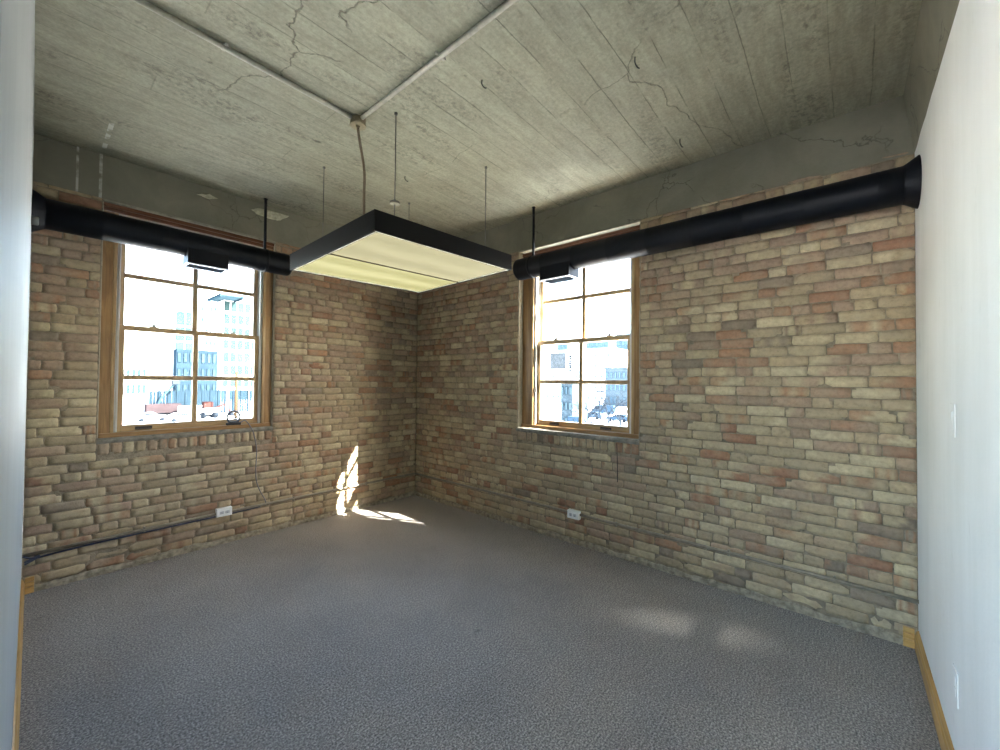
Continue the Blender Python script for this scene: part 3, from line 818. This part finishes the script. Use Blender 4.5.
bm = bmesh.new()
tube(bm, catmull([(-.016, -2.722, .945), (-.012, -2.723, .86), (-.011, -2.727, .74), (-.011, -2.7265, .62)], 6), .0036, 8)
tag(finish('thin_wire', bm, BRONZE, None, True), 'thin brown wire hanging on the brick below the right window', 'wire')
# painted over cover plates on the right plaster wall
def painted_plate(x, z, label, nm, toggle):
    root = thing(nm, label, 'switch' if toggle else 'outlet', (x, YS, z))
    bm = bmesh.new(); box(bm, -.040, .040, .0, .0035, -.060, .060, ident, .0015)
    finish('cover_plate', bm, PLASTER, root)
    bm = bmesh.new()
    if toggle: box(bm, -.017, .017, .003, .005, -.034, .034, ident, .001); box(bm, -.012, .012, .0045, .0075, -.002, .030, ident, .002)
    else:
        for q in (-.021, .021): box(bm, -.015, .015, .003, .005, q - .014, q + .014, ident, .001)
    finish('rocker' if toggle else 'receptacle', bm, PLASTER, root)
painted_plate(-1.005, 1.325, 'white switch plate painted over on the right white wall', 'wall_switch', True)
painted_plate(-1.010, .365, 'painted over outlet plate low on the right white wall', 'wall_outlet', False)

# ------------------------------------------------------------------ the street outside
GZ = -6.0
LOT = simple('pale_concrete_lot', (.62, .62, .60), .9, 0, .06, .4)
bm = bmesh.new(); box(bm, -400, 500, -400, 500, GZ - 1, GZ, ident)
g = smesh(finish('ground', bm, LOT), 'pale sunlit ground outside the windows')
PALE = simple('pale_facade', (.30, .305, .305), .9, 0, .06, .3, 0.0)
TEAL = simple('teal_glass', (.013, .025, .026), .9, 0, .2, .2, 0.0)
TEALF = simple('teal_frame', (.0048, .0105, .0135), .9, 0, .1, 1, 0.0)
NAVY = simple('navy_frame', (.0075, .0135, .0195), .9, 0, .2, .3, 0.0)
SKYGL = simple('sky_blue_glass', (.0125, .023, .030), .9, 0, .2, .2, 0.0)
SKYB = simple('hazy_blue_glass', (.042, .064, .078), .9, 0, .15, .3, 0.0)
FAINT = simple('pale_window', (.075, .085, .09), .9, 0, .1, 1, 0.0)
BRICKP = simple('pinkish_wall', (.0155, .0115, .0125), .9, 0, .2, .5, 0.0)
TRUCKW = simple('white_vehicle_paint', (.5, .5, .5), .9, 0, .1, 1, 0.0)
TRUCKR = simple('red_vehicle_paint', (.022, .010, .009), .9, 0, .1, 1, 0.0)
TYRE = simple('tyre_rubber', (.007, .009, .012), .9, 0, .1, 1, 0.0)
CARB = simple('blue_vehicle_paint', (.020, .034, .050), .9, 0, .1, 1, 0.0)
ORANGE = simple('orange_sign_paint', (.075, .038, .010), .9, 0, .1, 1, 0.0)
BARK = simple('grey_bark', (.014, .018, .023), .9, 0, .1, 1, 0.0)
POLE = simple('pole_grey', (.014, .017, .021), .9, 0, .1, 1, 0.0)
POLEW = simple('timber_pole', (.026, .017, .010), .9, 0, .1, 1, 0.0)
def rel(root): return root.location
def building(name, label, x0, x1, y0, y1, top, wall, face, cols, rows, glass, frame, zb=GZ, fill=.72, parapet=True, extra=None):
    """face: 'S' windows on the -Y side, 'W' on the -X side"""
    root = thing(name, label, 'building', ((x0 + x1) / 2, (y0 + y1) / 2, zb))
    bm = bmesh.new(); box(bm, x0, x1, y0, y1, zb, top, ident)
    if parapet: box(bm, x0 - .3, x1 + .3, y0 - .3, y1 + .3, top, top + .5, ident)
    child(finish('wall_block', bm, wall, None), root)
    f = (lambda u, v, z: Vector((u, y0 - v, z))) if face == 'S' else (lambda u, v, z: Vector((x0 - v, u, z)))
    a, b_ = (x0, x1) if face == 'S' else (y0, y1)
    cw, rh = (b_ - a) / cols, (top - zb) / rows
    for i in range(cols):
        for j in range(rows):
            u0 = a + cw * (i + .5 - fill / 2); u1 = a + cw * (i + .5 + fill / 2)
            z0 = zb + rh * (j + .5 - fill / 2); z1 = zb + rh * (j + .5 + fill / 2)
            bm = bmesh.new()
            box(bm, u0, u1, .02, .10, z0, z1, f, 0, 0)
            m = min(u1 - u0, z1 - z0) * .08
            for p, q, r_, s in ((u0, u1, z0, z0 + m), (u0, u1, z1 - m, z1), (u0, u0 + m, z0 + m, z1 - m), (u1 - m, u1, z0 + m, z1 - m)):
                box(bm, p, q, .10, .18, r_, s, f, 0, 1)
            child(finish('window', bm, [glass, frame], None), root)
    if extra: extra(root)
    return root
# --- seen through the left window
def bX(p0, p1, Y): return on_y(p0, 380, Y).x, on_y(p1, 380, Y).x
def zA(py, px, Y): return on_y(px, py, Y).z
x0, x1 = bX(174, 212, 150)
building('office_block', 'teal glass office block straight across the lot, left window', x0, x1, 150, 156, zA(311, 184, 150), PALE, 'S', 4, 6, TEAL, TEALF, fill=.86)
x0, x1 = bX(199, 216, 132)
building('apartment_tower', 'white tower with small dark windows beside the teal block', x0, x1, 132, 136, zA(303, 206, 132), PALE, 'S', 4, 9, SKYGL, TEALF, fill=.42)
x0, x1 = bX(222, 275, 152)
def canopy(root):
    bm = bmesh.new(); xx0, xx1 = bX(216, 240, 146); z = zA(297, 226, 146)
    for i in range(9):
        y = 144 + i * 1.6; box(bm, xx0, xx1, y, y + 1.0, z, z + .5, ident)
    box(bm, xx0, xx0 + .5, 143.6, 158.5, z - .4, z + .5, ident); box(bm, xx1 - .5, xx1, 143.6, 158.5, z - .4, z + .5, ident)
    box(bm, xx1 - 1.6, xx1 - 1.2, 153, 153.4, zA(301, 236, 152), z, ident)
    child(finish('roof_canopy', bm, SKYGL, None), root)
building('glass_building', 'pale building with a slatted roof canopy at the right of the left window', x0, x1, 152, 160, zA(301, 236, 152), PALE, 'S', 8, 8, TEAL, TEALF, fill=.74, extra=canopy)
x0, x1 = bX(176, 217, 104)
building('steel_frame_building', 'dark half finished steel frame building in the left window', x0, x1, 104, 107, zA(350, 196, 104), NAVY, 'S', 7, 4, SKYGL, NAVY, fill=.62, parapet=False)
x0, x1 = bX(120, 147, 210)
building('low_building', 'distant low building at the left side of the left window', x0, x1, 210, 225, zA(366, 134, 210), PALE, 'S', 5, 2, SKYGL, TEALF, fill=.6)
def fence(name, label, x0, x1, Y, h, n, mat):
    root = thing(name, label, 'fence', ((x0 + x1) / 2, Y, GZ))
    bm = bmesh.new()
    for q in (.35, h * .5, h - .15): box(bm, x0, x1, Y, Y + .06, GZ + q, GZ + q + .12, ident)
    k_ = int((x1 - x0) / .5)
    for i in range(k_): box(bm, x0 + i * .5, x0 + i * .5 + .45, Y + .06, Y + .1, GZ + .1, GZ + h, ident)
    child(finish('panel', bm, mat, None), root)
    for i in range(n + 1):
        x = x0 + (x1 - x0) * i / n
        bm = bmesh.new(); box(bm, x - .1, x + .1, Y - .1, Y + .06, GZ, GZ + h + .3, ident, .02)
        child(finish('post', bm, mat, None), root)
x0, x1 = bX(150, 262, 100)
fence('site_fence', 'dark blue construction fence across the lot in the left window', x0, x1, 100, 5.0, 14, NAVY)
x0, x1 = bX(147, 182, 94)
root = thing('long_trailer', 'long pinkish flatbed trailer parked before the construction fence', 'trailer', ((x0 + x1) / 2, 94, GZ))
bm = bmesh.new(); box(bm, x0, x1, 94, 96.4, GZ + .9, GZ + 2.6, ident, .05)
child(finish('bed', bm, BRICKP, None), root)
for q in (.12, .22, .80, .90):
    bm = bmesh.new(); xx = x0 + (x1 - x0) * q; tube(bm, [(xx, 93.9, GZ + .5), (xx, 94.3, GZ + .5)], .5, 16)
    child(finish('wheel', bm, TYRE, None, True), root)
def car(name, label, p, along, L, paint, cat='car', van=False, group=None):
    """p: point on the ground; along 'x' or 'y'"""
    root = thing(name, label, cat, p)
    f = (lambda u, v, z: Vector((u, v, z))) if along == 'x' else (lambda u, v, z: Vector((v, u, z)))
    h = L / 2; w = .9
    if van: prof = [(-h, .35), (h, .35), (h, 1.15), (h * .82, 1.3), (h * .62, 2.15), (-h * .97, 2.2), (-h, 2.0)]
    else: prof = [(-h, .35), (h, .35), (h, .78), (h * .95, .9), (h * .45, 1.0), (h * .18, 1.46), (-h * .5, 1.48), (-h * .85, 1.02), (-h, .95)]
    bm = bmesh.new(); prism(bm, prof, (lambda a_, z: f(a_, -w, z), lambda a_, z: f(a_, w, z)))
    bmesh.ops.bevel(bm, geom=list(bm.edges), offset=.05, segments=2, affect='EDGES')
    finish('body', bm, paint, root)
    bm = bmesh.new()
    gp = [(h * .40, 1.04), (h * .17, 1.40), (-h * .48, 1.42), (-h * .72, 1.06)] if not van else [(h * .75, 1.35), (h * .60, 2.0), (h * .2, 2.0), (h * .2, 1.35)]
    prism(bm, gp, (lambda a_, z: f(a_, -w - .012, z), lambda a_, z: f(a_, w + .012, z)))
    finish('side_windows', bm, TYRE, root)
    for a_ in (-h * .62, h * .62):
        for s in (-1, 1):
            bm = bmesh.new(); tube(bm, [f(a_, s * (w - .2), .34), f(a_, s * (w + .02), .34)], .34, 16); finish('wheel', bm, TYRE, root, True)
def gA(px, Y): p = on_y(px, 380, Y); return Vector((p.x, Y, GZ))
def gB(px, X): p = on_x(px, 380, X); return Vector((X, p.y, GZ))
car('parked_car', 'white car alone on the pale lot, left window', gA(152, 88), 'x', 4.4, TRUCKW)
car('parked_car', 'white car before the trailer end, left window', gA(184, 84), 'x', 4.6, TRUCKW)
car('work_van', 'white van by the construction fence, left window', gA(197, 92), 'x', 5.4, TRUCKW, 'van', True)
# small loader
root = thing('loader', 'red and white loader by the light mast, left window', 'loader', gA(211, 88))
bm = bmesh.new(); box(bm, -2.2, 1.2, -.9, .9, .8, 1.9, ident, .1); finish('body', bm, TRUCKW, root)
bm = bmesh.new(); box(bm, -1.2, .3, -.7, .7, 1.9, 3.1, ident, .1); finish('cab', bm, TRUCKR, root)
bm = bmesh.new(); tube(bm, [(.6, 0, 1.8), (2.2, 0, 2.5), (3.4, 0, 1.0)], .18, 8); finish('arm', bm, TRUCKR, root)
bm = bmesh.new(); prism(bm, [(3.1, .3), (4.2, .3), (3.9, .5), (3.4, 1.2), (3.1, 1.1)], (lambda a_, z: Vector((a_, -1, z)), lambda a_, z: Vector((a_, 1, z)))); finish('bucket', bm, TYRE, root)
for a_ in (-1.4, .6):
    for s in (-1, 1):
        bm = bmesh.new(); tube(bm, [(a_, s * .8, .6), (a_, s * 1.15, .6)], .6, 16); finish('wheel', bm, TYRE, root, True)
def pole(name, label, p, h, r_, mat, cat, arm=0):
    root = thing(name, label, cat, p)
    bm = bmesh.new(); tube(bm, [(0, 0, 0), (0, 0, h)], [r_, r_ * .7], 10); finish('shaft', bm, mat, root, True)
    bm = bmesh.new(); box(bm, -r_ * 2.2, r_ * 2.2, -r_ * 2.2, r_ * 2.2, 0, .25, ident, .02); finish('base', bm, mat, root)
    if arm:
        bm = bmesh.new(); tube(bm, [(-arm, 0, h - .3), (arm, 0, h - .3)], r_ * .6, 8)
        for s in (-1, 1): box(bm, s * arm - .3, s * arm + .3, -.2, .2, h - .45, h - .2, ident, .03)
        finish('cross_arm', bm, mat, root)
pole('light_mast', 'pale light mast with a cross arm, left window', gA(227.5, 84), 6.2, .16, TRUCKW, 'light mast', .8)
pole('timber_post', 'tall timber utility post near the right jamb, left window', gA(236.5, 80), 8.8, .28, POLEW, 'post')
pole('flag_mast', 'thin mast above the distant low building, left window', gA(147, 200), 11.5, .2, POLE, 'mast')
# boom lift
root = thing('boom_lift', 'boom lift with a raised slanting arm, left window', 'lift', gA(163, 98))
bm = bmesh.new(); box(bm, -1.5, 1.5, -1, 1, .5, 1.6, ident, .1); finish('chassis', bm, SKYGL, root)
bm = bmesh.new(); tube(bm, [(-1, 0, 1.5), (-.2, 0, 3.6), (1.8, 0, 6.4)], .22, 8); finish('boom', bm, SKYGL, root)
bm = bmesh.new(); box(bm, 1.4, 2.6, -.6, .6, 6.3, 7.3, ident, .05); finish('basket', bm, POLE, root)
for a_ in (-1, 1):
    bm = bmesh.new(); tube(bm, [(a_, -1.15, .5), (a_, 1.15, .5)], .5, 14); finish('wheel', bm, TYRE, root, True)

# --- seen through the right window (+X side); u = y
def yB(p0, p1, X): a_, c = on_x(p0, 380, X).y, on_x(p1, 380, X).y; return min(a_, c), max(a_, c)
def zB(py, px, X): return on_x(px, py, X).z
y0, y1 = yB(557, 567, 300)
building('slim_tower', 'slim pale blue tower on the skyline at the left of the right window', 300, 320, y0, y1, zB(343, 562, 300), SKYB, 'W', 3, 8, SKYB, SKYGL)
y0, y1 = yB(586, 608, 260)
building('skyline_block', 'blue glass block above the white building, right window', 260, 290, y0, y1, zB(341, 597, 260), SKYB, 'W', 5, 8, SKYB, SKYGL, fill=.7)
y0, y1 = yB(616, 640, 190)
building('blue_tower', 'blue glass tower at the right edge of the right window', 190, 215, y0, y1, zB(335, 622, 190), SKYB, 'W', 5, 11, SKYB, SKYGL, fill=.8)
y0, y1 = yB(540, 612, 130)
def banner(root):
    ya, yc = yB(549, 564, 129); bm = bmesh.new(); box(bm, 129.6, 129.95, ya, yc, zB(369, 556, 129), zB(353, 556, 129), ident)
    child(finish('grey_screen', bm, simple('grey_wall_screen', (.040, .044, .046), .8, 0, .3, .8, 0.0), None), root)
    ya, yc = yB(567.6, 570.4, 129); bm = bmesh.new(); zt, zb_ = zB(355, 569, 129), zB(371, 569, 129)
    for i in range(7):
        z = zb_ + (zt - zb_) * i / 7; box(bm, 129.7, 129.95, ya, yc, z, z + (zt - zb_) / 10, ident)
    child(finish('upright_sign', bm, POLE, None), root)
building('white_building', 'long white building with a grey wall screen, right window', 130, 150, y0, y1, zB(351, 575, 130), simple('white_render', (.60, .60, .60), .8, 0, .1, 1, 0.0), 'W', 12, 5, FAINT, FAINT, fill=.30, extra=banner)
y0, y1 = yB(605, 640, 118)
building('grey_block', 'low blue grey block behind the bare trees, right window', 118, 128, y0, y1, zB(369, 616, 118), simple('blue_grey_wall', (.036, .048, .056), .8, 0, .2, .5, 0.0), 'W', 8, 3, SKYB, SKYGL, fill=.5)
y0, y1 = yB(561, 572.5, 52)
building('brick_corner_building', 'narrow blue grey building standing nearest in the right window', 52, 57, y0, y1, zB(383, 567, 52), simple('speckled_wall', (.026, .036, .043), .9, 0, .5, 2.2, 0.0), 'W', 3, 3, SKYB, SKYGL, fill=.5)
car('parked_car', 'blue car under the bare trees, left one in the right window', gB(593, 72), 'y', 4.6, CARB)
car('parked_car', 'blue car at the right edge of the right window', gB(619, 70), 'y', 4.6, CARB)
car('delivery_van', 'blue van beyond the parked cars, right window', gB(604, 84), 'y', 5.6, CARB, 'van', True)
def tree(label, p, h, seed):
    rnd = random.Random(seed)
    root = thing('bare_tree', label, 'tree', p, 'bare street trees')
    bm = bmesh.new(); tube(bm, [(0, 0, 0), (.05, .03, h * .2), (0, .08, h * .38)], [.20, .16, .13], 10)
    finish('trunk', bm, BARK, root, True)
    bm = bmesh.new()
    def grow(p_, d, L, r_, lev):
        q = p_ + d * L; m = p_ + d * L * .5 + Vector((rnd.gauss(0, .06), rnd.gauss(0, .06), 0)) * L
        tube(bm, [p_, m, q], [r_, r_ * .85, r_ * .65], 5)
        if lev == 0: return
        for _ in range(3 if lev > 1 else 3):
            nd = (d + Vector((rnd.gauss(0, .55), rnd.gauss(0, .55), rnd.gauss(.12, .3)))).normalized()
            grow(q, nd, L * rnd.uniform(.62, .82), r_ * .62, lev - 1)
    for k_ in range(4):
        a_ = k_ * 1.57 + rnd.random()
        grow(Vector((0, .08, h * .36)), Vector((math.cos(a_) * .55, math.sin(a_) * .55, .8)).normalized(), h * .22, .10, 3)
    finish('branches', bm, BARK, root)
tree('bare street tree, left of the three in the right window', gB(590, 40), 6.2, 1)
tree('bare street tree, middle of the three in the right window', gB(609, 54), 6.6, 2)
tree('bare street tree, right of the three in the right window', gB(621, 46), 6.6, 3)
root = thing('street_sign', 'upright orange construction sign in the right window', 'sign', gB(619, 36))
bm = bmesh.new(); box(bm, -.06, .06, -.55, .55, 1.0, 3.0, ident, .03); finish('panel', bm, ORANGE, root)
bm = bmesh.new(); box(bm, -.075, -.06, -.36, .36, 1.2, 2.8, ident, .01); finish('inner_panel', bm, TRUCKW, root)
bm = bmesh.new(); tube(bm, [(0, -.4, 0), (0, -.4, 1.05)], .05, 8); tube(bm, [(0, .4, 0), (0, .4, 1.05)], .05, 8); finish('stand', bm, POLE, root)
root = thing('barricade', 'orange and white striped barricade under the bare trees', 'barricade', gB(596, 47))
for z in (.8, 1.6):
    bm = bmesh.new()
    for i in range(6): prism(bm, [(-1.1 + i * .37, z), (-.92 + i * .37, z), (-.72 + i * .37, z + .4), (-.9 + i * .37, z + .4)], (lambda a_, q: Vector((-.05, a_, q)), lambda a_, q: Vector((.0, a_, q))))
    finish('stripes', bm, ORANGE, root)
    bm = bmesh.new(); box(bm, .0, .06, -1.15, 1.2, z - .02, z + .42, ident); finish('board', bm, TRUCKW, root)
for y in (-.9, .9):
    bm = bmesh.new(); tube(bm, [(-.3, y, 0), (0.03, y, 2.05), (.4, y, 0)], .05, 8); finish('leg', bm, POLE, root)
root = thing('utility_cabinet', 'small blue utility cabinet beside the narrow building, right window', 'cabinet', gB(575.5, 44))
bm = bmesh.new(); box(bm, -.5, .5, -.9, .9, .15, 2.9, ident, .05); finish('body', bm, CARB, root)
bm = bmesh.new(); box(bm, -.7, .7, -1.1, 1.1, 0, .15, ident, .02); finish('plinth', bm, PALE, root)
bm = bmesh.new(); box(bm, -.53, -.5, -.03, .03, .4, 2.7, ident); finish('door_seam', bm, TYRE, root)
pole('street_lamp', 'street lamp with a cross arm among the bare trees, right window', gB(600, 50), 6.5, .10, POLE, 'street lamp', .7)

# ------------------------------------------------------------------ light: sun, sky, lamps
sd = bpy.data.lights.new('sun', 'SUN'); sd.energy = 11.0; sd.angle = math.radians(.53); sd.color = (1, .95, .86)
so = bpy.data.objects.new('sun', sd); COL.objects.link(so)
sv = Vector((-.440, .898, -.750)).normalized()
so.rotation_euler = sv.to_track_quat('-Z', 'Y').to_euler(); so.location = (8, -18, 16)
wd = bpy.data.worlds.new('world'); SC.world = wd; wd.use_nodes = True
nt = wd.node_tree; nt.nodes.clear()
wo = nt.nodes.new('ShaderNodeOutputWorld'); bg = nt.nodes.new('ShaderNodeBackground'); sk = nt.nodes.new('ShaderNodeTexSky')
sk.sky_type = 'NISHITA'; sk.sun_disc = False; sk.sun_elevation = math.radians(36); sk.sun_rotation = math.radians(156)
sk.air_density = 1.0; sk.dust_density = 2.0; sk.ozone_density = 1.0
bg.inputs[1].default_value = .35
nt.links.new(sk.outputs[0], bg.inputs[0]); nt.links.new(bg.outputs[0], wo.inputs[0])
def portal(loc, size, rot):
    d = bpy.data.lights.new('sky_portal', 'AREA'); d.shape = 'RECTANGLE'; d.size, d.size_y = size
    d.cycles.is_portal = True
    o = bpy.data.objects.new('sky_portal', d); COL.objects.link(o); o.location = loc; o.rotation_euler = rot
portal(((AO[0] + AO[1]) / 2, TH + .02, 1.88), (1.3, 1.9), (-math.pi / 2, 0, 0))
portal((TH + .02, (BO[0] + BO[1]) / 2, 1.88), (1.3, 1.9), (math.pi / 2, 0, math.pi / 2))
portal((HX - .22, -3.6, 1.65), (5.0, 2.4), (math.pi / 2, 0, -math.pi / 2))
# spot lamp added in mid air for the carpet streak, standing in for reflected sun
gd = bpy.data.lights.new('streak_spot', 'SPOT'); gd.energy = 800; gd.spot_size = math.radians(1.25); gd.spot_blend = 1.0; gd.shadow_soft_size = .05; gd.color = (1, .97, .90)
go = bpy.data.objects.new('streak_spot', gd); COL.objects.link(go); tgt = Vector((-.64, -3.45, 0))
go.location = tgt + Vector((-1.38, 3.6, 1.45)) * 3.9
go.rotation_euler = (tgt - go.location).to_track_quat('-Z', 'Y').to_euler()
